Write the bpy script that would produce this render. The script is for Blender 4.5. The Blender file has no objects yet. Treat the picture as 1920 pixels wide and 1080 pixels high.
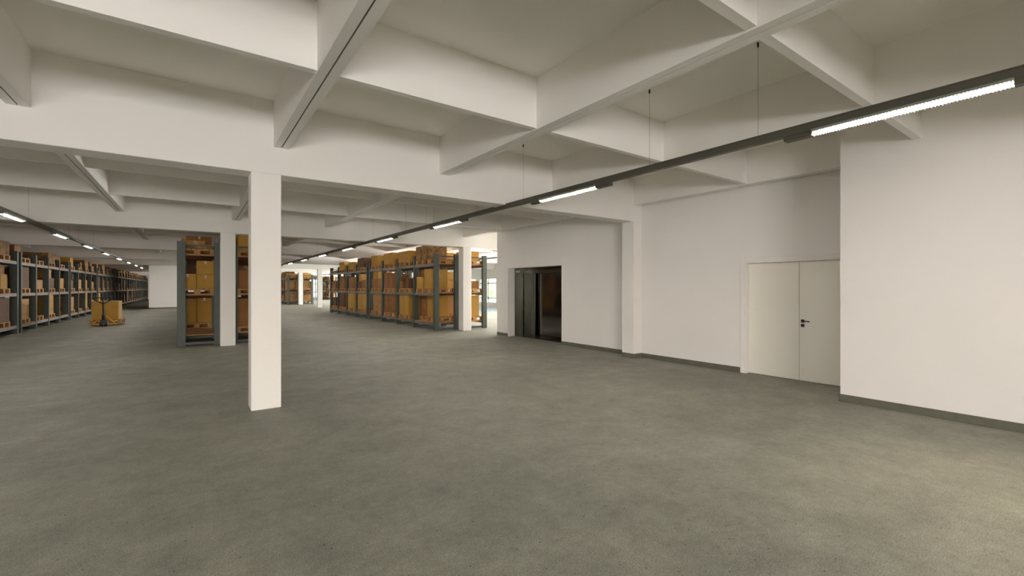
import bpy, math, random
from mathutils import Vector, Matrix

S = bpy.context.scene
COL = S.collection
PI = math.pi

# ------------------------------------------------------------------ camera
YAW, FPX, CAM_H = 0.619, 840.2, 1.6
cam_d = bpy.data.cameras.new('camera')
cam = bpy.data.objects.new('camera', cam_d)
COL.objects.link(cam)
cam.location = (0, 0, CAM_H)
cam.rotation_euler = (PI / 2, 0, -YAW)
cam_d.sensor_width = 36
cam_d.lens = FPX / 1920 * 36
cam_d.shift_y = -0.5 / 1920
cam_d.clip_start, cam_d.clip_end = 0.05, 400
S.camera = cam

# ------------------------------------------------------------------ world, exposure
LAMP_STRENGTH = 190.0
LAMP_COLOR = (1.0, 0.935, 0.885)
SKY_STRENGTH = 3.0
w = bpy.data.worlds.new('sky')
S.world = w
w.use_nodes = True
nt = w.node_tree
sky = nt.nodes.new('ShaderNodeTexSky')
sky.sky_type = 'NISHITA'
sky.sun_disc = False
sky.sun_elevation = math.radians(38)
sky.sun_rotation = math.radians(200)
sky.dust_density = 3.0
bg = nt.nodes['Background']
bg.inputs['Strength'].default_value = SKY_STRENGTH
nt.links.new(sky.outputs[0], bg.inputs['Color'])
S.view_settings.view_transform = 'Standard'
S.view_settings.look = 'None'
S.view_settings.gamma = 1
S.view_settings.use_curve_mapping = False
S.view_settings.exposure = 0.05
S.cycles.use_denoising = True
S.cycles.max_bounces = 12
S.cycles.diffuse_bounces = 8
S.cycles.glossy_bounces = 4
S.cycles.transparent_max_bounces = 12
S.cycles.caustics_reflective = False
S.cycles.caustics_refractive = False
S.cycles.sample_clamp_indirect = 6.0

# daylight through the window openings behind the viewpoint and along the outer wall beyond the lift
BACK_WIN = [(-4.6 + 1.8 * i, -4.6 + 1.8 * i + 1.5) for i in range(3)]   # x ranges
BACK_Z0, BACK_Z1 = 0.85, 2.30
BACK_L, SIDE_L = 74.0, 150.0          # radiance of the window light
DAY_COLOR = (1.0, 0.97, 0.955)
def area(name, loc, rot, sx, sy, radiance, color):
    d = bpy.data.lights.new(name, 'AREA')
    d.shape, d.size, d.size_y, d.color = 'RECTANGLE', sx, sy, color
    d.energy = radiance * PI * sx * sy
    o = bpy.data.objects.new(name, d)
    COL.objects.link(o)
    o.location, o.rotation_euler = loc, rot
for x0, x1 in BACK_WIN:
    area('daylight', ((x0 + x1) / 2, -9.25, (BACK_Z0 + BACK_Z1) / 2), (PI / 2, 0, 0), x1 - x0 - .1, BACK_Z1 - BACK_Z0 - .1, BACK_L, DAY_COLOR)
sun_d = bpy.data.lights.new('sun', 'SUN')
sun_d.energy, sun_d.angle, sun_d.color = 9.0, math.radians(1), (1, .95, .86)
sun = bpy.data.objects.new('sun', sun_d)
COL.objects.link(sun)
sun.rotation_euler = Vector((.32, .30, -.9)).to_track_quat('-Z', 'Y').to_euler()
for i in (0, 1, 2, 8, 10, 12, 14):
    area('daylight', (20.2, 14.3 + 3.2 * i + 1.3, 1.365), (PI / 2, 0, PI / 2), 2.5, 2.0, SIDE_L, (1, .97, .93))

# ------------------------------------------------------------------ materials
def mat(name, color, rough=0.6, metal=0.0, noise=None, bump=None, spec=0.5):
    m = bpy.data.materials.new(name)
    m.use_nodes = True
    n, l = m.node_tree.nodes, m.node_tree.links
    p = n['Principled BSDF']
    p.inputs['Base Color'].default_value = (*color, 1)
    p.inputs['Roughness'].default_value = rough
    p.inputs['Metallic'].default_value = metal
    p.inputs['Specular IOR Level'].default_value = spec
    if noise or bump:
        tc = n.new('ShaderNodeTexCoord')
    if noise:
        scale, amt, stretch = noise
        mp = n.new('ShaderNodeMapping')
        mp.inputs['Scale'].default_value = stretch
        l.new(tc.outputs['Object'], mp.inputs[0])
        t = n.new('ShaderNodeTexNoise')
        t.inputs['Scale'].default_value = scale
        t.inputs['Detail'].default_value = 5
        l.new(mp.outputs[0], t.inputs['Vector'])
        r = n.new('ShaderNodeValToRGB')
        r.color_ramp.elements[0].position, r.color_ramp.elements[1].position = 0.3, 0.7
        r.color_ramp.elements[0].color = (*[c * (1 - amt) for c in color], 1)
        r.color_ramp.elements[1].color = (*[min(1, c * (1 + amt)) for c in color], 1)
        l.new(t.outputs['Fac'], r.inputs[0])
        l.new(r.outputs[0], p.inputs['Base Color'])
    if bump:
        scale, strength, dist = bump
        t2 = n.new('ShaderNodeTexNoise')
        t2.inputs['Scale'].default_value = scale
        t2.inputs['Detail'].default_value = 4
        l.new(tc.outputs['Object'], t2.inputs['Vector'])
        b = n.new('ShaderNodeBump')
        b.inputs['Strength'].default_value = strength
        b.inputs['Distance'].default_value = dist
        l.new(t2.outputs['Fac'], b.inputs['Height'])
        l.new(b.outputs[0], p.inputs['Normal'])
    return m

one = (1, 1, 1)
M_WALL = mat('white_plaster', (0.86, 0.835, 0.81), 0.75, noise=(0.7, 0.02, one), bump=(60, 0.05, 0.002))
M_BEAM = mat('white_concrete', (0.875, 0.855, 0.825), 0.75, noise=(0.9, 0.02, one), bump=(40, 0.06, 0.002))
M_SEAM = mat('joint_filler', (0.16, 0.15, 0.12), 0.9)
M_CEIL = mat('ceiling_paint', (0.89, 0.87, 0.825), 0.8, noise=(0.5, 0.02, one))
M_DOOR = mat('door_paint', (0.87, 0.845, 0.765), 0.5, noise=(2, 0.015, (1, 1, 0.2)))
M_BASE = mat('baseboard_grey', (0.125, 0.122, 0.09), 0.7, noise=(8, 0.1, one))
M_RACK = mat('rack_green_grey_paint', (0.052, 0.066, 0.053), 0.5, noise=(3, 0.12, one))
M_EDGE = mat('rack_beam_paint', (0.14, 0.135, 0.12), 0.5, noise=(5, 0.12, one))
M_SHELF = mat('shelf_board_wood', (0.32, 0.145, 0.055), 0.6, noise=(6, 0.2, (1, 8, 1)))
M_PALLET = mat('pallet_wood', (0.42, 0.225, 0.072), 0.75, noise=(5, 0.25, (6, 1, 1)))
M_BLACK = mat('black_plastic', (0.012, 0.012, 0.012), 0.45)
M_BIN = mat('dark_plastic', (0.02, 0.02, 0.022), 0.5)
M_RAIL = mat('rail_dark_grey', (0.070, 0.067, 0.050), 0.45, metal=0.0)
M_TRAY = mat('lamp_housing_grey', (0.22, 0.22, 0.19), 0.4)
M_FIN = mat('louver_white', (0.7, 0.7, 0.65), 0.35)
M_WIRE = mat('steel_wire', (0.25, 0.24, 0.22), 0.4, metal=0.6)
M_STEEL = mat('brushed_steel', (0.14, 0.14, 0.12), 0.22, metal=1.0, noise=(30, 0.08, (1, 1, 0.02)))
M_STEELD = mat('dark_lift_door_steel', (0.165, 0.155, 0.145), 0.10, metal=1.0, noise=(30, 0.06, (1, 1, 0.02)))
M_CHROME = mat('satin_chrome', (0.45, 0.45, 0.42), 0.3, metal=1.0)
M_YELLOW = mat('yellow_truck_paint', (0.80, 0.42, 0.02), 0.4)
M_WINFRAME = mat('white_window_frame', (0.78, 0.78, 0.76), 0.4)
M_GRASS = mat('lawn', (0.20, 0.24, 0.10), 0.9, noise=(3, 0.4, one))
M_LEAF = mat('leaf_green', (0.11, 0.20, 0.03), 0.7, noise=(4, 0.5, one))
M_BARK = mat('bark', (0.09, 0.06, 0.04), 0.9)
M_TAPE = mat('brown_tape', (0.34, 0.17, 0.035), 0.35)
M_PRINT = mat('carton_print', (0.10, 0.045, 0.015), 0.8)
CARTON = {
    'golden': mat('carton_golden', (0.43, 0.235, 0.036), 0.75, noise=(3, 0.08, one)),
    'tan': mat('carton_tan', (0.37, 0.195, 0.060), 0.75, noise=(3, 0.10, one)),
    'brown': mat('carton_brown', (0.25, 0.105, 0.025), 0.75, noise=(3, 0.12, one)),
    'dark brown': mat('carton_dark_brown', (0.115, 0.046, 0.014), 0.75, noise=(3, 0.15, one)),  # brown tones also hold shade put into the card colour
    'worn': mat('carton_worn', (0.25, 0.135, 0.045), 0.85, noise=(7, 0.55, one)),
}

def floor_mat():
    m = bpy.data.materials.new('grey_concrete_floor')
    m.use_nodes = True
    n, l = m.node_tree.nodes, m.node_tree.links
    p = n['Principled BSDF']
    tc = n.new('ShaderNodeTexCoord')
    def noise(scale, detail, rough=0.55):
        t = n.new('ShaderNodeTexNoise')
        t.inputs['Scale'].default_value = scale
        t.inputs['Detail'].default_value = detail
        t.inputs['Roughness'].default_value = rough
        l.new(tc.outputs['Object'], t.inputs['Vector'])
        return t.outputs['Fac']
    def ramp(src, a, b, c0, c1):
        r = n.new('ShaderNodeValToRGB')
        r.color_ramp.elements[0].position, r.color_ramp.elements[1].position = a, b
        r.color_ramp.elements[0].color, r.color_ramp.elements[1].color = (*c0, 1), (*c1, 1)
        l.new(src, r.inputs[0])
        return r.outputs[0]
    def mul(a, b, mode='MULTIPLY', f=1.0):
        x = n.new('ShaderNodeMix')
        x.data_type, x.blend_type = 'RGBA', mode
        x.inputs[0].default_value = f
        l.new(a, x.inputs[6]); l.new(b, x.inputs[7])
        return x.outputs[2]
    base = ramp(noise(0.55, 6), 0.32, 0.70, (0.218, 0.217, 0.183), (0.290, 0.286, 0.245))
    mid = ramp(noise(2.6, 11, 0.72), 0.30, 0.72, (0.76, 0.76, 0.75), (1.20, 1.195, 1.18))
    fine = ramp(noise(115, 3, 0.7), 0.37, 0.63, (0.66, 0.66, 0.65), (1.30, 1.30, 1.29))
    spots = ramp(noise(16, 9, 0.75), 0.30, 0.74, (0.84, 0.84, 0.83), (1.18, 1.18, 1.17))
    c = mul(mul(mul(base, mid), fine), spots)
    v = n.new('ShaderNodeTexVoronoi')
    v.inputs['Scale'].default_value = 11.0
    l.new(tc.outputs['Object'], v.inputs['Vector'])
    pits = ramp(v.outputs['Distance'], 0.050, 0.085, (0.30, 0.30, 0.28), (1, 1, 1))
    c = mul(c, pits)
    l.new(c, p.inputs['Base Color'])
    p.inputs['Roughness'].default_value = 0.62
    p.inputs['Specular IOR Level'].default_value = 0.35
    b = n.new('ShaderNodeBump')
    b.inputs['Strength'].default_value = 0.4
    b.inputs['Distance'].default_value = 0.004
    l.new(noise(120, 4, 0.7), b.inputs['Height'])
    l.new(b.outputs[0], p.inputs['Normal'])
    return m
M_FLOOR = floor_mat()

def glass_mat():
    m = bpy.data.materials.new('window_glass')
    m.use_nodes = True
    n, l = m.node_tree.nodes, m.node_tree.links
    n.remove(n['Principled BSDF'])
    t = n.new('ShaderNodeBsdfTransparent'); t.inputs[0].default_value = (0.95, 0.95, 0.95, 1)
    g = n.new('ShaderNodeBsdfGlossy'); g.inputs['Roughness'].default_value = 0.03
    lw = n.new('ShaderNodeLayerWeight'); lw.inputs['Blend'].default_value = 0.25
    fr = n.new('ShaderNodeMath'); fr.operation = 'MULTIPLY_ADD'
    fr.inputs[1].default_value, fr.inputs[2].default_value = 0.25, 0.02
    l.new(lw.outputs['Facing'], fr.inputs[0])
    x = n.new('ShaderNodeMixShader')
    l.new(fr.outputs[0], x.inputs[0]); l.new(t.outputs[0], x.inputs[1]); l.new(g.outputs[0], x.inputs[2])
    l.new(x.outputs[0], n['Material Output'].inputs['Surface'])
    return m
M_GLASS = glass_mat()

def emit_mat(name, color, strength):
    m = bpy.data.materials.new(name)
    m.use_nodes = True
    p = m.node_tree.nodes['Principled BSDF']
    p.inputs['Base Color'].default_value = (0.8, 0.8, 0.78, 1)
    p.inputs['Emission Color'].default_value = (*color, 1)
    p.inputs['Emission Strength'].default_value = strength
    return m
M_LAMP = emit_mat('lamp_diffuser_lit', LAMP_COLOR, LAMP_STRENGTH)
M_LAMP_DIM = emit_mat('lamp_diffuser_dimmed', LAMP_COLOR, LAMP_STRENGTH * 0.70)

# ------------------------------------------------------------------ mesh helpers
class MB:
    def __init__(s):
        s.v, s.f, s.m = [], [], []
    def poly(s, pts, mi=0):
        b = len(s.v); s.v += [tuple(p) for p in pts]
        s.f.append(tuple(range(b, b + len(pts)))); s.m.append(mi)
    def box(s, x0, x1, y0, y1, z0, z1, mi=0):
        if x0 > x1: x0, x1 = x1, x0
        if y0 > y1: y0, y1 = y1, y0
        b = len(s.v)
        s.v += [(x, y, z) for z in (z0, z1) for y in (y0, y1) for x in (x0, x1)]
        for f in ((0, 2, 3, 1), (4, 5, 7, 6), (0, 1, 5, 4), (2, 6, 7, 3), (0, 4, 6, 2), (1, 3, 7, 5)):
            s.f.append(tuple(b + i for i in f)); s.m.append(mi)
        return s
    def cbox(s, x0, x1, y0, y1, z0, z1, c, mi=0):
        """box with chamfered edges"""
        b = len(s.v)
        idx = {}
        for ix, X in enumerate((x0, x1)):
            for iy, Y in enumerate((y0, y1)):
                for iz, Z in enumerate((z0, z1)):
                    sx, sy, sz = (1 - 2 * ix), (1 - 2 * iy), (1 - 2 * iz)
                    for ax, p in enumerate(((X, Y + sy * c, Z + sz * c), (X + sx * c, Y, Z + sz * c), (X + sx * c, Y + sy * c, Z))):
                        idx[ix, iy, iz, ax] = len(s.v); s.v.append(p)
        def add(keys):
            pts = [idx[k] for k in keys]
            cen = Vector(((x0 + x1) / 2, (y0 + y1) / 2, (z0 + z1) / 2))
            a, b2, c2 = (Vector(s.v[i]) for i in pts[:3])
            nrm = (b2 - a).cross(c2 - a)
            if nrm.dot((a + c2) / 2 - cen) < 0: pts.reverse()
            s.f.append(tuple(pts)); s.m.append(mi)
        for i in (0, 1):
            add([(i, 0, 0, 0), (i, 1, 0, 0), (i, 1, 1, 0), (i, 0, 1, 0)])
            add([(0, i, 0, 1), (1, i, 0, 1), (1, i, 1, 1), (0, i, 1, 1)])
            add([(0, 0, i, 2), (1, 0, i, 2), (1, 1, i, 2), (0, 1, i, 2)])
        for i in (0, 1):
            for j in (0, 1):
                add([(i, j, 0, 0), (i, j, 0, 1), (i, j, 1, 1), (i, j, 1, 0)])
                add([(i, 0, j, 0), (i, 0, j, 2), (i, 1, j, 2), (i, 1, j, 0)])
                add([(0, i, j, 1), (0, i, j, 2), (1, i, j, 2), (1, i, j, 1)])
        for i in (0, 1):
            for j in (0, 1):
                for k in (0, 1):
                    add([(i, j, k, 0), (i, j, k, 1), (i, j, k, 2)])
        return s
    def tube(s, pts, r, n=10, mi=0, r1=None):
        pts = [Vector(p) for p in pts]
        rings = []
        for i, p in enumerate(pts):
            d = (pts[min(i + 1, len(pts) - 1)] - pts[max(i - 1, 0)]).normalized()
            a = d.orthogonal().normalized() if i == 0 else (ref - d * ref.dot(d)).normalized()
            ref = a
            bt = d.cross(a)
            rr = r if r1 is None else r + (r1 - r) * i / (len(pts) - 1)
            ring = []
            for k in range(n):
                t = 2 * PI * k / n
                ring.append(len(s.v)); s.v.append(tuple(p + rr * (a * math.cos(t) + bt * math.sin(t))))
            rings.append(ring)
        for A, B in zip(rings, rings[1:]):
            for k in range(n):
                s.f.append((A[k], A[(k + 1) % n], B[(k + 1) % n], B[k])); s.m.append(mi)
        s.f.append(tuple(reversed(rings[0]))); s.m.append(mi)
        s.f.append(tuple(rings[-1])); s.m.append(mi)
        return s
    def prism(s, prof, y0, y1, mi=0):
        """profile in (x, z), extruded along y"""
        b, n = len(s.v), len(prof)
        s.v += [(x, y0, z) for x, z in prof] + [(x, y1, z) for x, z in prof]
        for k in range(n):
            s.f.append((b + k, b + (k + 1) % n, b + n + (k + 1) % n, b + n + k)); s.m.append(mi)
        s.f.append(tuple(b + k for k in reversed(range(n)))); s.m.append(mi)
        s.f.append(tuple(b + n + k for k in range(n))); s.m.append(mi)
        return s
    def mesh(s, name, mats):
        me = bpy.data.meshes.new(name)
        me.from_pydata(s.v, [], s.f)
        for x in (mats if isinstance(mats, (list, tuple)) else [mats]): me.materials.append(x)
        for p, i in zip(me.polygons, s.m): p.material_index = i
        me.update()
        return me
    def build(s, name, mats, parent=None, loc=(0, 0, 0)):
        o = bpy.data.objects.new(name, s.mesh(name, mats))
        COL.objects.link(o)
        o.location = loc
        if parent: o.parent = parent
        return o

LABELS = {}
def tag(o, label=None, cat=None, group=None, kind=None):
    if label:
        o['label'] = label
        LABELS.setdefault(label, []).append(o.name)
    if cat: o['category'] = cat
    if group: o['group'] = group
    if kind: o['kind'] = kind
    return o
def empty(name, loc=(0, 0, 0), rz=0):
    o = bpy.data.objects.new(name, None)
    o.empty_display_size = 0.1
    COL.objects.link(o)
    o.location = loc; o.rotation_euler = (0, 0, rz)
    return o
def struct(mb, name, m, label, cat):
    return tag(mb.build(name, m), label, cat, kind='structure')
def copy_tree(o, parent=None):
    c = o.copy(); COL.objects.link(c)
    if parent: c.parent = parent
    for ch in list(o.children): copy_tree(ch, c)
    return c

# ------------------------------------------------------------------ dimensions
X0, Y0, CW = 0.614, 6.682, 0.352
PY, QX = 7.8935, 7.548
X1 = X0 + QX
ZG, ZR, ZC = 3.106, 3.467, 4.075
RX0, RQ, RW = 0.876, 2.4225, 0.18
XL, XR = -8.2, 20.0
YB, YF = -9.1, 79.0
BOXX, BOXY = 7.465, 2.47
DOORX, LIFTX = 8.42, 8.45
LIFT_Y1 = 12.74
ORD = ['first', 'second', 'third', 'fourth', 'fifth', 'sixth', 'seventh', 'eighth', 'ninth', 'tenth', 'eleventh', 'twelfth',
       'thirteenth', 'fourteenth', 'fifteenth', 'sixteenth', 'seventeenth', 'eighteenth', 'nineteenth', 'twentieth'] + ['twenty-' + q for q in ('first', 'second', 'third', 'fourth', 'fifth')]

# ------------------------------------------------------------------ floor, ceiling
struct(MB().box(XL - .3, XR + .3, YB - .3, YF + .3, -0.2, 0), 'floor', M_FLOOR, 'grey mottled concrete floor of the whole hall', 'floor')
struct(MB().box(XL - .3, XR + .3, YB - .3, YF + .3, ZC, ZC + 0.3), 'ceiling', M_CEIL, 'off-white flat ceiling above the beam grid', 'ceiling')

# ------------------------------------------------------------------ girders and ribs
for k in range(-1, 10):
    y = Y0 + PY * k
    where = 'carried by the nearest free-standing column' if k == 0 else f'{ORD[-k - 1]} one behind the viewpoint' if k < 0 else f'{ORD[k]} back from the nearest free-standing column'
    mb = MB()
    mb.cbox(XL, XR, y, y + CW, ZG, ZC + .02, 0.006)
    struct(mb, 'ceiling_beam', M_BEAM, f'deep white concrete girder {where}' if k < 1 else f'deep white concrete girder, {ORD[k]} one deeper into the hall', 'beam')
rib_x = [RX0 + RQ * k for k in range(-3, 8)]
for i, x in enumerate(rib_x):
    mb = MB()
    g = 0.008
    mb.box(x, x + RW, YB, YF, ZR + .02, ZC + .02, 0)
    mb.box(x, x + RW / 2 - g, YB, YF, ZR, ZR + .02, 0)
    mb.box(x + RW / 2 + g, x + RW, YB, YF, ZR, ZR + .02, 0)
    mb.box(x + RW / 2 - g, x + RW / 2 + g, YB, YF, ZR + .012, ZR + .021, 1)
    o = struct(mb, 'ceiling_beam', [M_BEAM, M_SEAM], f'white twin ceiling rib running into the depth, {ORD[i]} counted from the rack wall', 'beam')
ci = 0
for k in range(-2, 9):
    for off in (4.134 - Y0, 1.60 - Y0):
        y = Y0 + PY * (k + 1) + off - PY
        if y < YB: continue
        ys = y
        mb = MB(); mb.box(XL, XR, ys, ys + 0.08, ZR + .013, ZC + .02)
        struct(mb, 'ceiling_beam', M_BEAM, f'thin white cross rib between the twin ribs, {ORD[ci]} counted from the back wall', 'beam')
        ci += 1

# ------------------------------------------------------------------ columns
def column(x, k, label):
    y = Y0 + PY * k
    mb = MB().cbox(x, x + CW, y, y + CW, 0, ZG + .002, 0.008)
    struct(mb, 'column', M_BEAM, label, 'column')
column(X0, 0, 'nearest white square column standing free on the open floor')
column(X0, 1, 'white square column just in front of the end of the central rack')
column(X1, 0, 'white square pier built into the wall between lift and double door')
column(X1, 1, 'white square column in front of the rack end nearest the lift')
column(X1, 2, 'white square column between the racks beyond the lift row')
column(X1, 3, 'white square column at the far end of the second rack beyond the lift')
column(X1, 4, 'white square column standing clear in the far aisle beyond the racks')
column(X1, 5, 'small white square column before the farthest racks')

# ------------------------------------------------------------------ walls
struct(MB().box(XL - .3, XL, YB, YF, 0, ZC), 'wall_left', M_WALL, 'white wall behind the long rack row', 'wall')
mb = MB()
xx = XL - .3
mb.box(xx, XR + .3, YB - .3, YB, 0, BACK_Z0); mb.box(xx, XR + .3, YB - .3, YB, BACK_Z1, ZC)
for x0, x1 in BACK_WIN:
    mb.box(xx, x0, YB - .3, YB, BACK_Z0, BACK_Z1); xx = x1
mb.box(xx, XR + .3, YB - .3, YB, BACK_Z0, BACK_Z1)
struct(mb, 'wall_back', M_WALL, 'white wall with a row of windows behind the viewpoint', 'wall')
struct(MB().box(BOXX, XR, YB, BOXY, 0, ZC + .01), 'wall_right', M_WALL, 'white projecting wall block beside the double door', 'wall')
# door wall with recess for the double door
DZ, DY0, DY1 = 2.085, 2.49, 4.315
mb = MB()
mb.box(DOORX, DOORX + .35, DY1, Y0 + .02, 0, ZC)
mb.box(DOORX, DOORX + .35, BOXY, DY1, DZ, ZC)
mb.box(DOORX + .25, DOORX + .35, BOXY, DY1, 0, DZ)
struct(mb, 'wall_right', M_WALL, 'white wall holding the white double door', 'wall')
# lift wall
EY0, EY1, EZ = 9.46, 12.10, 2.235
mb = MB()
mb.box(LIFTX, LIFTX + .28, Y0 + CW - .02, EY0, 0, ZC)
mb.box(LIFTX, LIFTX + .28, EY1, LIFT_Y1, 0, ZC)
mb.box(LIFTX, LIFTX + .28, EY0, EY1, EZ, ZC)
mb.box(LIFTX + .28, XR, LIFT_Y1 - .25, LIFT_Y1, 0, ZC)
struct(mb, 'wall_right', M_WALL, 'white wall around the recessed steel lift entrance', 'wall')
# stair core at the far left
struct(MB().box(-2.70, 0.55, 43.4, 50.0, 0, ZC), 'wall_far', M_WALL, 'white stair core wall at the end of the pallet truck aisle', 'wall')
# far end wall with one tall glazed opening
FX0, FX1, FZ = 15.6, 17.4, 3.0
mb = MB()
mb.box(XL, FX0, YF, YF + .3, 0, ZC)
mb.box(FX1, XR, YF, YF + .3, 0, ZC)
mb.box(FX0, FX1, YF, YF + .3, FZ, ZC)
struct(mb, 'wall_end', M_WALL, 'white end wall of the hall with a tall glazed opening', 'wall')
# window wall on the daylight side
WY = [14.3 + 3.2 * i for i in range(19)]
WW, WZ0, WZ1 = 2.6, 0.33, 2.40
mb = MB()
mb.box(XR, XR + .3, YB, YF, 0, WZ0)
mb.box(XR, XR + .3, YB, YF, WZ1, ZC)
yy = YB
for y in WY:
    mb.box(XR, XR + .3, yy, y, WZ0, WZ1); yy = y + WW
mb.box(XR, XR + .3, yy, YF, WZ0, WZ1)
struct(mb, 'wall_window_side', M_WALL, 'white outer wall with a row of windows beyond the lift', 'wall')

def window(name, x0, x1, y0, y1, z0, z1, axis, muls, trans, label):
    """frame in the wall plane; axis 'y' = runs along y"""
    fw = 0.07
    mb = MB(); gl = MB()
    def bar(a0, a1, b0, b1):
        if axis == 'y': mb.box(x0, x1, a0, a1, b0, b1)
        else: mb.box(a0, a1, y0, y1, b0, b1)
    a0, a1 = (y0, y1) if axis == 'y' else (x0, x1)
    bar(a0, a0 + fw, z0, z1); bar(a1 - fw, a1, z0, z1)
    bar(a0 + fw, a1 - fw, z0, z0 + fw); bar(a0 + fw, a1 - fw, z1 - fw, z1)
    for m_ in muls: bar(m_ - fw * 1.1, m_ + fw * 1.1, z0 + fw, z1 - fw)
    for t in trans: bar(a0 + fw, a1 - fw, t - .05, t + .05)
    o = struct(mb, name, M_WINFRAME, label, 'window')
    if axis == 'y': xm = (x0 + x1) / 2; gl.box(xm - .006, xm + .006, y0 + .02, y1 - .02, z0 + .02, z1 - .02)
    else: ym = (y0 + y1) / 2; gl.box(x0 + .02, x1 - .02, ym - .006, ym + .006, z0 + .02, z1 - .02)
    gl.build('glass_pane', M_GLASS, o)
for i, y in enumerate(WY):
    window(f'window_{i + 1}', XR + .08, XR + .16, y, y + WW, WZ0, WZ1, 'y', [y + WW / 2], [0.76, 1.97],
           f'white framed window in the daylight wall, {ORD[i]} after the lift shaft', )
window('window_20', FX0, FX1, YF + .1, YF + .18, 0, FZ, 'x', [(FX0 + FX1) / 2], [0.9, 2.2], 'tall white glazed opening in the far end wall')

for i, (x0, x1) in enumerate(BACK_WIN):
    window(f'window_{21 + i}', x0, x1, YB - .11, YB - .03, BACK_Z0, BACK_Z1, 'x', [(x0 + x1) / 2], [],
           f'white framed window in the wall behind the viewpoint, {ORD[i]} from the corner')
# baseboards
BT, BH = 0.012, 0.10
def base(name, x0, x1, y0, y1, label):
    struct(MB().cbox(x0, x1, y0, y1, 0, BH, .003), name, M_BASE, label, 'baseboard')
base('baseboard_right', BOXX - BT, BOXX, YB, BOXY, 'dark grey baseboard of the projecting wall block')
base('baseboard_right', BOXX - BT, DOORX, BOXY, BOXY + BT, 'dark grey baseboard round the corner of the projecting block')
base('baseboard_right', DOORX - BT, DOORX, DY1 + .075, Y0, 'dark grey baseboard between double door and wall pier')
base('baseboard_right', X1 - BT, DOORX - BT, Y0 - BT, Y0, 'dark grey baseboard on the front of the wall pier')
base('baseboard_right', X1 - BT, X1, Y0, Y0 + CW, 'dark grey baseboard on the side of the wall pier')
base('baseboard_right', LIFTX - BT, LIFTX, Y0 + CW, EY0, 'dark grey baseboard between wall pier and lift')
base('baseboard_right', LIFTX - BT, LIFTX, EY1, LIFT_Y1, 'dark grey baseboard beyond the lift opening')
base('baseboard_far', -2.7, 0.55, 43.4 - BT, 43.4, 'dark grey baseboard of the stair core')

# ------------------------------------------------------------------ double door
d = empty('door_1', (DOORX, DY0, 0))
tag(d, 'white flush double door with black lever handle', 'door', kind='structure')
def rel(mb, name, m, parent): return mb.build(name, m, parent)
XD = 0.085   # leaf face behind the wall face
mb = MB()   # casing on the wall face plus jamb lining
yl = DY1 - DY0
mb.cbox(-.011, 0.0, yl - .005, yl + .07, 0, DZ + .075, .003)
mb.cbox(-.011, 0.0, -.015, yl - .005, DZ - .005, DZ + .075, .003)
mb.box(0, XD + .05, yl - .03, yl, 0, DZ)
mb.box(0, XD + .05, 0.0, yl - .03, DZ - .03, DZ)
rel(mb, 'door_frame', M_WALL, d)
ysplit = 3.415 - DY0
l1 = rel(MB().cbox(XD, XD + .045, ysplit + .003, yl - .034, .008, DZ - .034, .003), 'door_leaf', M_DOOR, d)
l2 = rel(MB().cbox(XD, XD + .045, 0.004, ysplit - .003, .008, DZ - .034, .003), 'door_leaf', M_DOOR, d)
hy = ysplit - .055
mb = MB()
mb.cbox(XD - .010, XD, hy - .027, hy + .027, 1.03 - .027, 1.03 + .027, .004)
mb.tube([(XD, hy, 1.03), (XD - .045, hy, 1.03), (XD - .055, hy - .012, 1.03), (XD - .055, hy - .125, 1.028)], .0095, 12)
h = rel(mb, 'door_handle', M_BLACK, l2)
mb = MB().cbox(XD - .010, XD, hy - .027, hy + .027, .955 - .027, .955 + .027, .004)
mb.tube([(XD - .010, hy, .955), (XD - .016, hy, .955)], .010, 12)
rel(mb, 'lock_plate', M_BLACK, l2)

# ------------------------------------------------------------------ lift entrance
lift = empty('door_2', (LIFTX, EY0, 0))
tag(lift, 'dark steel sliding lift door recessed in a white wall', 'lift door', kind='structure')
LY = EY1 - EY0
XS = 0.281
mb = MB()   # steel portal lining
mb.box(XS, XS + .34, LY - .012, LY + .05, 0, EZ)
mb.box(XS, XS + .34, -.05, .012, 0, EZ)
mb.box(XS, XS + .34, .012, LY - .012, EZ - .012, EZ + .03)
mb.box(XS + .34, XS + .55, -.05, LY + .05, EZ - .17, EZ + .03)
rel(mb, 'door_frame', M_STEEL, lift)
XD1, XD2 = XS + .34, XS + .44
sp = 0.76 * LY
rel(MB().cbox(XD1 + .02, XD1 + .05, sp, LY - .013, .012, EZ - .17, .004), 'door_leaf', M_STEEL, lift)
rel(MB().cbox(XD2, XD2 + .03, .0, sp + .03, .012, EZ - .17, .004), 'door_leaf', M_STEELD, lift)
rel(MB().cbox(XD1 - .02, XD1 + .02, sp - .035, sp + .035, .0, EZ - .16, .006), 'door_post', M_STEEL, lift)
rel(MB().box(XS, XD2 + .12, 0.0, LY, .001, .012), 'threshold', M_STEEL, lift)
rel(MB().cbox(XS + .03, XS + .20, LY - .022, LY - .012, EZ - .13, EZ - .055, .002), 'indicator_panel', M_CHROME, lift)
rel(MB().box(XD2 + .2, XD2 + .3, -.05, LY + .05, 0, EZ + .03), 'shaft_panel', M_STEELD, lift)

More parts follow.
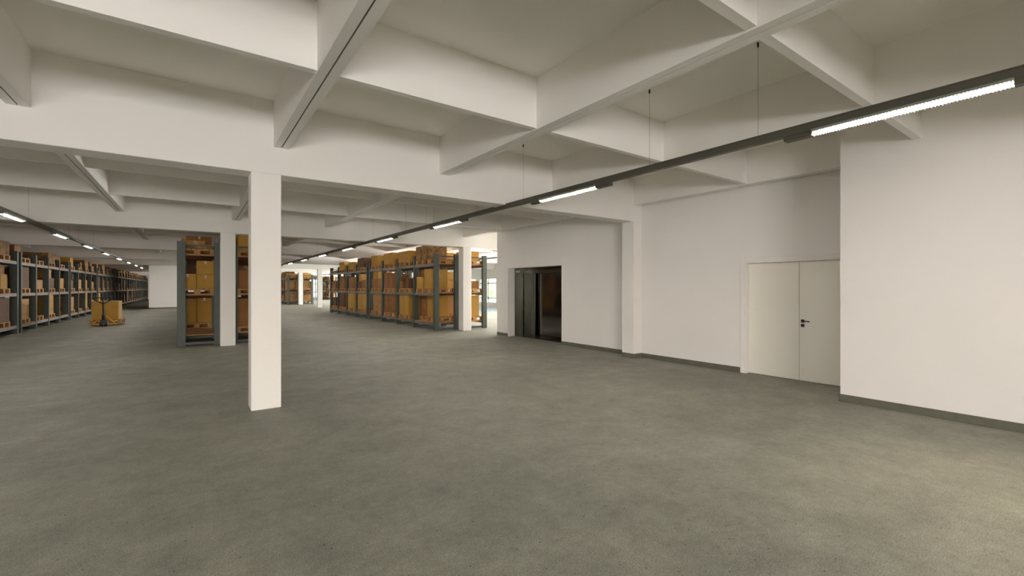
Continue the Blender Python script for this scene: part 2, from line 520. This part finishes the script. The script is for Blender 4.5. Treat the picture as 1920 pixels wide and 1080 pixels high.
# ------------------------------------------------------------------ light tracks
LAMP0, LAMPP, LAMPL = 1.125, PY / 2, 1.24
def lamp_proto():
    t = empty('linear_light')
    mb = MB()
    mb.cbox(-.072, .072, -LAMPL / 2, LAMPL / 2, .004, .026, .004)
    mb.build('housing', M_TRAY, t)
    # half-round diffuser under the flat housing
    prof = [(.025 * math.cos(a), .004 - .021 * math.sin(a)) for a in [PI * q / 8 for q in range(8, -1, -1)]]
    L = LAMPL / 2 - .004
    mb = MB(); mb.prism(prof, -L, L)
    mb.build('diffuser', M_LAMP, t)
    mb = MB()
    n = 60
    for s in (-1, 1):
        mb = MB()
        for i in range(n):
            y = -L + (i + .5) * 2 * L / n
            mb.box(s * .028, s * .070, y - .0022, y + .0022, -.010, .004)
        mb.build('louver', M_FIN, t)
    for s in (-1, 1):
        mb = MB()
        mb.cbox(-.040, .040, s * (LAMPL / 2 + .002), s * (LAMPL / 2 + .245), -.022, .024, .005)
        if s < 0: pass
        mb.build('end_cap', M_RAIL, t)
    return t
for_lamp = dim_mesh = None
def lamps(x, z, ks, where, dim=False):
    global for_lamp, dim_mesh
    for k in ks:
        if for_lamp is None:
            for_lamp = lamp_proto(); o = for_lamp
        else: o = copy_tree(for_lamp)
        o.location = (x, LAMP0 + LAMPP * k, z)
        if dim:
            for ch in o.children:
                if ch.name.startswith('diffuser'):
                    if dim_mesh is None:
                        dim_mesh = ch.data.copy()
                        dim_mesh.materials.clear(); dim_mesh.materials.append(M_LAMP_DIM)
                    ch.data = dim_mesh
        i = k - ks[0]
        tag(o, f'lit linear lamp on the light rail {where}, {ORD[i]} along it', 'light', 'linear lamps on the light rails')
def rail(x, z, y0, y1, label):
    t = empty('light_rail', (x, y0, z))
    tag(t, label, 'light rail')
    mb = MB()
    mb.box(-.030, .030, 0, y1 - y0, .026, .105)
    mb.box(-.036, .036, 0, y1 - y0, .096, .106)
    mb.build('rail', M_RAIL, t)
    y = LAMP0 - LAMPP * 3 + 1.12
    while y < y1:
        for yy in (y, y + 1.32):
            if y0 + .1 < yy < y1 - .1:
                fr = (yy - Y0 + .1) % PY
                zt = ZG if fr < CW + .2 else ZC
                r = yy - y0
                if zt == ZG: continue
                mb = MB().tube([(0, r, .105), (0, r, zt - z)], .0018, 6)
                o = mb.build('suspension_wire', M_WIRE, t)
                mb = MB().tube([(0, r, zt - z), (0, r, zt - z - .045)], .010, 8)
                mb.build('wire_anchor', M_BLACK, o)
        y += LAMPP
ZL = 3.018
# added warm downlight, unseen past the right edge, put in to warm the floor
sx, sy = RX0 + RQ * 2 + RW / 2, -.35
t = empty('added_downlight', (sx, sy, ZR))
tag(t, 'added unseen warm downlight under the rib, warming the floor by the projecting block', 'light')
MB().tube([(0, 0, 0), (0, 0, -.03)], .05, 16).build('mount', M_TRAY, t)
MB().tube([(0, 0, -.03), (-.03, .03, -.13)], .042, 16).build('lamp_head', M_TRAY, t)
MB().tube([(-.03, .03, -.1301), (-.0305, .0305, -.132)], .036, 16).build('lens', emit_mat('added_warm_lens', (1.0, .78, .5), 12), t)
ld = bpy.data.lights.new('added_warm_light', 'SPOT')
ld.energy, ld.color, ld.spot_size, ld.spot_blend, ld.shadow_soft_size = 230, (1.0, .80, .54), math.radians(62), 1.0, .03
lo = bpy.data.objects.new('added_warm_light', ld)
COL.objects.link(lo)
lo.location = (sx - .033, sy + .033, ZR - .14)
lo.rotation_euler = (Vector((4.95, .30, 0)) - lo.location).to_track_quat('-Z', 'Y').to_euler()
rail(4.65, ZL, YB + .2, 62, 'dark suspended light rail over the wide aisle towards the lift racks')
rail(-2.92, ZL - .02, YB + .2, 43.2, 'dark suspended light rail over the pallet truck aisle')
rail(12.2, ZL, 13.2, 62, 'dark suspended light rail in the daylight zone beyond the lift')
lamps(4.65, ZL, list(range(-2, 16)), 'over the wide aisle')
lamps(-2.92, ZL - .02, list(range(-2, 11)), 'over the pallet truck aisle', True)
lamps(12.2, ZL, list(range(4, 16)), 'beyond the lift')

# ------------------------------------------------------------------ racks
BAY, NB, RD, PW, PD = 1.87, 4, 1.03, 0.12, 0.19
LV = (0.30, 1.41, 2.52)
RH = 2.87
def rack_proto():
    t = empty('pallet_rack')
    for i in range(NB + 1):
        y = i * BAY
        for x in (0, RD - PD):
            mb = MB().cbox(x, x + PD, y, y + PW, 0, RH, .004)
            mb.build('post', M_RACK, t)
        for z0, z1 in ((.03, .10), (2.76, 2.80)):
            MB().box(PD, RD - PD, y + .04, y + .08, z0, z1).build('cross_bar', M_RACK, t)
    for i in range(NB):
        y0, y1 = i * BAY + PW, (i + 1) * BAY
        for z in LV:
            MB().cbox(.02, RD - .02, y0, y1, z - .028, z, .002).build('shelf_board', M_SHELF, t)
            for x in (.015, RD - .055):
                MB().box(x, x + .04, y0, y1, z - .11, z - .028).build('beam', M_EDGE, t)
    return t
RACK = rack_proto()
rack_used = [False]
def place_rack(x, y, rz, label):
    if not rack_used[0]: o = RACK; rack_used[0] = True
    else: o = copy_tree(RACK)
    o.location = (x, y, 0); o.rotation_euler = (0, 0, rz)
    tag(o, label, 'rack', 'green-grey pallet racks')
    return o

# pallet: 9 blocks, bottom skids, stringers, deck slats
PLX, PLY, PLZ = 0.80, 1.20, 0.165
def pallet_mesh(px, py):
    mb = MB()
    for y in (-py / 2, -.07, py / 2 - .14):
        for x, bw in ((-px / 2, .10), (-.0725, .145), (px / 2 - .10, .10)):
            mb.box(x, x + bw, y, y + .14, .022, .115)
        mb.box(-px / 2, px / 2, y, y + .14, 0, .022)
        mb.box(-px / 2, px / 2, y, y + .14, .115, .140)
    for i in range(6):
        x = -px / 2 + i * (px - .12) / 5
        mb.box(x, x + .12, -py / 2, py / 2, .140, PLZ)
    return mb.mesh('wooden_pallet', M_PALLET)
PALLET = pallet_mesh(PLX, PLY)

cart_cache = {}
def carton_mesh(wy, dx, h, col, marks):
    key = (round(wy, 2), round(dx, 2), round(h, 2), col, marks)
    if key in cart_cache: return cart_cache[key]
    mb = MB()
    x, y = dx / 2, wy / 2
    mb.cbox(-x, x, -y, y, 0, h, .008, 0)
    mb.box(-.03, .03, -y - .001, y + .001, h, h + .0015, 1)              # tape over the lid seam and down both ends
    for s in (-1, 1):
        mb.box(-.03, .03, s * y, s * (y + .0015), h - .09, h, 1)
    for s in (-1, 1):                                                     # lid flap edges
        mb.box(s * x * .02, s * (x - .01), -y + .01, y - .01, h, h + .001, 0)
    if marks:
        for s in (-1, 1):
            for yy in (-y * .45, y * .45):
                mb.box(s * x, s * (x + .0015), yy - .012, yy + .012, h * .18, h * .30, 2)
                mb.box(s * x, s * (x + .0015), yy - .012, yy + .012, h * .62, h * .76, 2)
    me = mb.mesh('cardboard_box', [CARTON[col], M_TAPE, M_PRINT])
    cart_cache[key] = me
    return me

def put(me, name, M, loc, rz=0.0):
    o = bpy.data.objects.new(name, me)
    COL.objects.link(o)
    o.matrix_world = M @ Matrix.Translation(Vector(loc)) @ Matrix.Rotation(rz, 4, 'Z')
    return o

WORDS = {'golden': 'golden', 'tan': 'tan', 'brown': 'orange-brown', 'dark brown': 'dark brown', 'worn': 'worn mottled'}
LVN = ('bottom shelf', 'middle shelf', 'top shelf')
N_BOX = [0]
def fill(M, bay, lev, boxes, where, rnd, cy=None, dx=0.0):
    """one pallet with cartons in a bay; boxes: (x, y, z, dx, wy, h, colour); None = bare board"""
    if boxes is None: return
    z = LV[lev] + .001
    cx = RD / 2 - .06 + dx
    if cy is None: cy = (bay + 1) * BAY - .05 - PLY / 2
    o = put(PALLET, 'wooden_pallet', M, (cx, cy, z))
    tag(o, f'wooden pallet, {LVN[lev]}, {ORD[bay]} bay, {where}', 'pallet', 'pallets on the racks')
    lim = (.82, .83, .9)[lev]
    boxes = [(*q[:5], min(q[5], lim - q[2]), q[6]) for q in boxes]
    for i, (bx, by, bz, bd, wy, h, col) in enumerate(boxes):
        me = carton_mesh(wy, bd, h, col, rnd.random() < .3)
        o = put(me, 'cardboard_box', M, (cx + bx, cy + by, z + PLZ + .001 + bz), 0)
        N_BOX[0] += 1
        if len(boxes) == 1: pos = 'lone'
        elif bz > 0.01: pos = 'upper'
        elif any(b is not boxes[i] and b[2] > .01 and abs(b[1] - by) < .2 and abs(b[0] - bx) < .2 for b in boxes): pos = 'lower'
        else: pos = 'near' if (M.to_3x3() @ Vector((0, by, 0))).y < -.01 else 'far' if (M.to_3x3() @ Vector((0, by, 0))).y > .01 else 'outer' if bx < 0 else 'inner'
        lab = f'{pos} {WORDS[col]} carton, {LVN[lev]}, {ORD[bay]} bay, {where}'
        if lab in LABELS: lab = lab.replace('carton,', 'second carton,')
        if lab in LABELS: lab = lab.replace('second carton,', 'third carton,')
        tag(o, lab, 'box', 'cartons on the racks')

def rpick(rnd, pal):
    return rnd.choice(pal)
def auto(lev, rnd, dark=False):
    """a random pallet load"""
    pal = ['golden', 'golden', 'brown', 'tan', 'dark brown', 'worn'] if not dark else ['golden', 'brown', 'brown', 'dark brown', 'dark brown', 'tan', 'worn']  # dark mix: dimness of the truck aisle put into the carton colours
    r = rnd.random()
    hmax = (.86, .80, .50)[lev]
    j = lambda a: rnd.uniform(-a, a)
    if r < .10: return []
    if r < .38: return [(j(.02), j(.05), 0, .80, 1.0, hmax * rnd.uniform(.75, 1), rpick(rnd, pal))]
    if r < .66:
        a, b = rnd.uniform(.5, 1), rnd.uniform(.45, 1)
        return [(j(.02), .29, 0, .78, .54, hmax * a, rpick(rnd, pal)), (j(.02), -.29, 0, .78, .52, hmax * b, rpick(rnd, pal))]
    if r < .84:
        h1 = hmax * rnd.uniform(.42, .55)
        return [(0, j(.05), 0, .78, .95, h1, rpick(rnd, pal)), (0, j(.05), h1 + .008, .66, rnd.uniform(.5, .85), hmax * .44, rpick(rnd, pal))]
    return [(-.05, rnd.choice((-.27, .27)), 0, .7, .5, hmax * rnd.uniform(.45, .9), rpick(rnd, pal))]

def rack_matrix(x, y, rz): return Matrix.Translation((x, y, 0)) @ Matrix.Rotation(rz, 4, 'Z')
YR = 15.12
UL = NB * BAY + PW
def unit_front(x, k): return (x, YR + PY * k, 0.0)              # front faces -x
def unit_back(x, k): return (x, YR + PY * k + UL, PI)           # front faces +x, x is the front plane
XC, XC2 = 7.27, 9.55
A, B = -.29, .29     # far / near half of a pallet in a rack that faces -x (+y is away)
RIGHT = {
    (0, 0, 0): [(0, .29, 0, .7, .55, .83, 'brown'), (0, -.22, 0, .7, .40, .82, 'golden')],
    (0, 0, 1): [(-.05, .27, 0, .7, .58, .45, 'golden'), (.03, -.33, 0, .76, .52, .74, 'golden'), (.05, .3, .453, .5, .45, .28, 'worn')],
    (0, 0, 2): [(-.02, .29, 0, .8, .56, .54, 'worn'), (-.02, -.29, 0, .8, .56, .56, 'worn')],
    (0, 1, 0): [(0, .27, 0, .8, .52, .84, 'golden'), (0, -.26, 0, .8, .50, .84, 'golden')],
    (0, 1, 1): [(-.1, .33, 0, .6, .34, .30, 'brown'), (-.1, -.33, 0, .6, .36, .42, 'dark brown')],
    (0, 1, 2): [(0, 0, 0, .84, 1.18, .46, 'golden')],
    (0, 2, 0): [(0, .28, 0, .8, .50, .88, 'brown'), (0, -.28, 0, .8, .50, .86, 'brown')],
    (0, 2, 1): [(0, .29, 0, .8, .54, .70, 'brown'), (0, -.29, 0, .8, .52, .66, 'brown')],
    (0, 2, 2): [(0, 0, 0, .84, 1.1, .50, 'golden')],
    (0, 3, 0): [(0, -.18, 0, .8, .72, .82, 'tan')],
    (0, 3, 1): [(0, 0, 0, .8, .9, .46, 'brown'), (0, .05, .463, .7, .75, .36, 'golden')],
    (0, 3, 2): [(0, 0, 0, .84, 1.0, .48, 'golden')],
    (1, 0, 0): [(0, 0, 0, .82, 1.05, .84, 'golden')],
    (1, 0, 1): [(0, .28, 0, .78, .5, .36, 'dark brown'), (0, -.28, 0, .78, .5, .42, 'brown'), (0, .28, .363, .7, .45, .4, 'golden')],
    (1, 0, 2): [(0, 0, 0, .82, 1.1, .50, 'dark brown')],
    (1, 1, 0): [(0, 0, 0, .82, 1.05, .84, 'golden')],
    (1, 1, 1): [(0, 0, 0, .78, .9, .62, 'brown')],
    (1, 1, 2): [(0, 0, 0, .8, 1.0, .36, 'golden')],
    (1, 2, 0): [(0, 0, 0, .82, 1.0, .90, 'dark brown')],
    (1, 2, 1): [(0, .26, 0, .78, .5, .72, 'brown'), (0, -.28, 0, .78, .5, .58, 'brown')],
    (1, 2, 2): [(0, 0, 0, .82, 1.05, .44, 'golden')],
}
rnd = random.Random(11)
for k in (0, 1):
    u = unit_front(XC, k)
    where = ('first' if k == 0 else 'second') + ' rack of the row beside the lift'
    place_rack(*u, f'green-grey pallet rack of cartons, {where}')
    for b in range(NB):
        for l in range(3):
            fill(rack_matrix(*u), b, l, RIGHT.get((k, b, l), auto(l, rnd)), where, rnd, dx=.15 if (k, b, l) == (0, 0, 0) else 0)
# back-to-back partners, facing the daylight side
for k in (0, 1):
    u = unit_back(XC2, k)
    where = ('first' if k == 0 else 'second') + ' rack backing onto the lift row'
    place_rack(*u, f'green-grey pallet rack of cartons, {where}')
    for b in range(NB):
        for l in range(3):
            bx = auto(l, rnd)
            if k == 0 and b == NB - 1:
                bx = [[(0, 0, 0, .62, .8, .84, 'golden')], [(0, 0, 0, .62, .8, .30, 'brown')], [(0, 0, 0, .62, .8, .36, 'golden')]][l]
            fill(rack_matrix(*u), b, l, bx, where, rnd)

# central pair, seen end-on behind the second column
CEN = {
    (0, 0): None,
    (1, 0): [(-.205, 0, 0, .40, 1.1, .79, 'golden'), (.205, 0, 0, .40, 1.1, .80, 'golden')],
    (0, 1): [(-.225, 0, 0, .40, 1.0, .41, 'golden'), (.19, 0, 0, .42, 1.0, .39, 'golden'), (.19, 0, .393, .42, 1.0, .39, 'golden')],
    (0, 2): [(.02, -.12, 0, .70, .8, .13, 'worn'), (-.06, -.05, .133, .50, .6, .12, 'golden'), (.05, .42, .135, .62, .3, .30, 'brown')],
}
CEN2 = {
    (0, 0): [(.04, 0, 0, .70, 1.0, .86, 'brown')],
    (0, 1): [(.04, 0, 0, .70, 1.0, .52, 'brown')],
    (0, 2): [(.04, 0, 0, .66, 1.0, .46, 'golden')],
}
u = unit_front(-0.35, 0); where = 'rack behind the second free column'
place_rack(*u, 'green-grey pallet rack end-on, standing behind the second free column')
for b in range(NB):
    for l in range(3):
        fill(rack_matrix(*u), b, l, CEN.get((b, l), auto(l, rnd)), where, rnd, cy=PW + .06 + PLY / 2 if b == 0 else None)
u = unit_back(1.90, 0); where = 'rack backing onto the end-on rack'
place_rack(*u, 'green-grey pallet rack half hidden by the nearest column, backing onto the end-on rack')
for b in range(NB):
    for l in range(3):
        fill(rack_matrix(*u), b, l, CEN2.get((NB - 1 - b, l), auto(l, rnd)), where, rnd)

# long row along the left side, facing the truck aisle
LEFT = {   # (unit, bay counted from the near end, level)
    (0, 3, 0): [(0, 0, 0, .8, 1.0, .80, 'dark brown')],
    (0, 3, 1): [(-.05, .25, 0, .8, .60, .46, 'golden'), (0, -.32, 0, .7, .45, .40, 'dark brown'), (-.05, .25, .463, .7, .55, .3, 'worn')],
    (0, 3, 2): [(0, 0, 0, .8, 1.0, .42, 'worn')],
    (1, 0, 0): [(0, .0, 0, .8, .85, .72, 'tan')],
    (1, 0, 1): [(0, 0, 0, .8, .85, .78, 'dark brown')],
    (1, 0, 2): [(.1, .2, 0, .7, .75, .44, 'brown')],
    (1, 1, 0): [],
    (1, 1, 1): [(0, 0, 0, .8, .85, .34, 'tan')],
    (1, 1, 2): [(.15, 0, 0, .6, .8, .14, 'dark brown')],
    (1, 2, 0): [(0, .05, 0, .8, .72, .84, 'golden')],
    (1, 2, 1): [(0, 0, 0, .8, .8, .44, 'dark brown'), (0, .1, .443, .7, .55, .36, 'golden')],
    (1, 2, 2): [(0, 0, 0, .8, 1.1, .40, 'worn')],
    (1, 3, 0): None,
    (1, 3, 1): [(0, .0, 0, .8, .7, .46, 'golden')],
    (1, 3, 2): [(.1, 0, 0, .7, 1.0, .36, 'brown')],
    (2, 0, 0): [(0, .1, 0, .8, .8, .66, 'tan')],
    (2, 0, 1): [(0, .1, 0, .8, .6, .40, 'dark brown')],
    (2, 0, 2): [(0, .2, 0, .8, .7, .50, 'golden')],
    (2, 1, 0): [],
    (2, 1, 1): [(0, .0, 0, .8, .7, .46, 'tan')],
    (2, 2, 0): [(0, .1, 0, .8, .6, .86, 'golden')],
    (2, 2, 1): [(0, .1, 0, .8, .5, .46, 'golden')],
}
rl = random.Random(5)
for k in range(0, 8):
    u = unit_back(-4.95, k)
    where = f'{ORD[k]} rack beside the truck aisle'
    place_rack(*u, f'green-grey pallet rack, {where}')
    for nb in range(NB):
        if k == 0 and nb < 2: continue
        b = NB - 1 - nb
        for l in range(3):
            fill(rack_matrix(*u), b, l, LEFT.get((k, nb, l), auto(l, rl, True)), where, rl)

# farthest pair, beyond the open cross aisle
rf = random.Random(3)
for u, where in ((unit_front(XC, 4), 'farthest rack beyond the clear column'), (unit_back(XC2, 4), 'rack backing onto the farthest rack'),
                 (unit_front(14.8, 6), 'small rack glimpsed at the far end')):
    place_rack(*u, f'green-grey pallet rack, {where}')
    for b in range(NB):
        for l in range(3):
            fill(rack_matrix(*u), b, l, auto(l, rf), where, rf)

# ------------------------------------------------------------------ pallet truck with its load
TX, TY, TR = -3.02, 24.95, math.radians(-1)
t = empty('pallet_truck', (TX, TY, 0), TR)
tag(t, 'yellow hand pallet truck with black handle carrying a golden carton', 'pallet truck')
for sd in (-1, 1):
    mb = MB()
    mb.cbox(sd * .27 - .08, sd * .27 + .08, .30, 1.32, .040, .082, .006)
    mb.cbox(sd * .27 - .05, sd * .27 + .05, 1.18, 1.30, .004, .040, .012)
    mb.build('fork', M_YELLOW, t)
mb = MB()
mb.cbox(-.36, .36, .26, .33, .045, .088, .008)
for sd in (-1, 1):
    mb.tube([(sd * .36, .22, .07), (sd * .05, .14, .44)], .020, 8)
mb.build('fork_carriage', M_YELLOW, t)
mb = MB()
mb.tube([(0, .10, .10), (0, .10, .46)], .065, 14)
mb.cbox(-.11, .11, .00, .20, .13, .25, .015)
mb.build('hydraulic_pump', M_BLACK, t)
for sd in (-1, 1):
    mb = MB().tube([(sd * .025, .08, .10), (sd * .12, .08, .10)], .099, 18)
    mb.build('steer_wheel', M_BLACK, t)
mb = MB().tube([(0, .06, .40), (0, -.04, 1.02)], .032, 10)
hs = mb.build('handle_shaft', M_BLACK, t)
mb = MB()
mb.tube([(0, -.04, .93), (-.14, -.05, 1.02), (-.24, -.055, 1.08), (-.25, -.06, 1.14), (-.20, -.065, 1.19),
         (.20, -.065, 1.19), (.25, -.06, 1.14), (.24, -.055, 1.08), (.14, -.05, 1.02), (0, -.04, .93)], .020, 8)
mb.tube([(0, -.04, 1.00), (0, -.055, 1.17)], .020, 8)
mb.build('handle_loop', M_BLACK, hs)
MT = Matrix.Translation((TX, TY, .084)) @ Matrix.Rotation(TR, 4, 'Z') @ Matrix.Translation((.03, .96, 0))
o = put(pallet_mesh(1.0, 1.2), 'wooden_pallet', MT, (0, 0, 0))
tag(o, 'wooden pallet lifted on the yellow pallet truck', 'pallet')
o = put(carton_mesh(1.0, .85, .78, 'golden', False), 'cardboard_box', MT, (-.03, -.02, PLZ + .001))
tag(o, 'large golden carton on the pallet truck in the aisle', 'box')

# unidentified tall dark object, built as a bin, past the lift racks
b = MB()
prof = []
o = empty('dark_object', (8.0, 31.6, 0))
tag(o, 'tall dark object built as a bin at the far end of the lift row', 'bin')
mb = MB(); mb.cbox(-.22, .22, -.24, .24, .06, .92, .03); mb.build('bin_body', M_BIN, o)
mb = MB(); mb.cbox(-.24, .24, -.26, .26, .921, .97, .015); mb.build('bin_lid', M_BIN, o)
for s in (-1, 1):
    MB().tube([(s * .15, .20, .06), (s * .20, .20, .06)], .06, 14).build('wheel', M_BLACK, o)
    MB().box(s * .15, s * .20, -.2, -.15, 0, .06).build('foot', M_BLACK, o)

# ------------------------------------------------------------------ outside
struct(MB().box(XR + .31, XR + 60, YB, YF + 60, -.25, -.05), 'ground', M_GRASS, 'green lawn outside the window wall', 'ground')
rt = random.Random(21)
def shrub(x, y, hgt, i):
    o = empty('garden_shrub', (x, y, -.05))
    tag(o, f'leafy green shrub outside the windows, {ORD[i]} from the lift side', 'shrub', 'shrubs outside the windows')
    MB().tube([(0, 0, 0), (.05, .02, hgt * .5)], .07, 8, r1=.04).build('trunk', M_BARK, o)
    mb = MB()
    for _ in range(900):
        th, ph = rt.uniform(0, 2 * PI), math.acos(rt.uniform(-1, 1))
        r = rt.uniform(.55, 1.0)
        p = Vector((math.sin(ph) * math.cos(th) * r * hgt * .42, math.sin(ph) * math.sin(th) * r * hgt * .42, hgt * .55 + math.cos(ph) * r * hgt * .45))
        a = Vector((rt.gauss(0, 1), rt.gauss(0, 1), rt.gauss(0, 1))).normalized() * .09
        c = a.orthogonal().normalized() * .05
        mb.poly([p - a, p + c, p + a, p - c])
    mb.build('foliage', M_LEAF, o)
for i, (x, y, hh) in enumerate(((23.2, 26.5, 2.3), (24.0, 29.2, 2.7), (23.4, 32.0, 2.2), (24.4, 34.6, 2.8), (23.6, 37.6, 2.4), (25.0, 41.5, 3.0))):
    shrub(x, y, hh, i)

dups = {k: v for k, v in LABELS.items() if len(v) > 1}
print('cartons', N_BOX[0], 'duplicate labels', len(dups), list(dups.items())[:5])
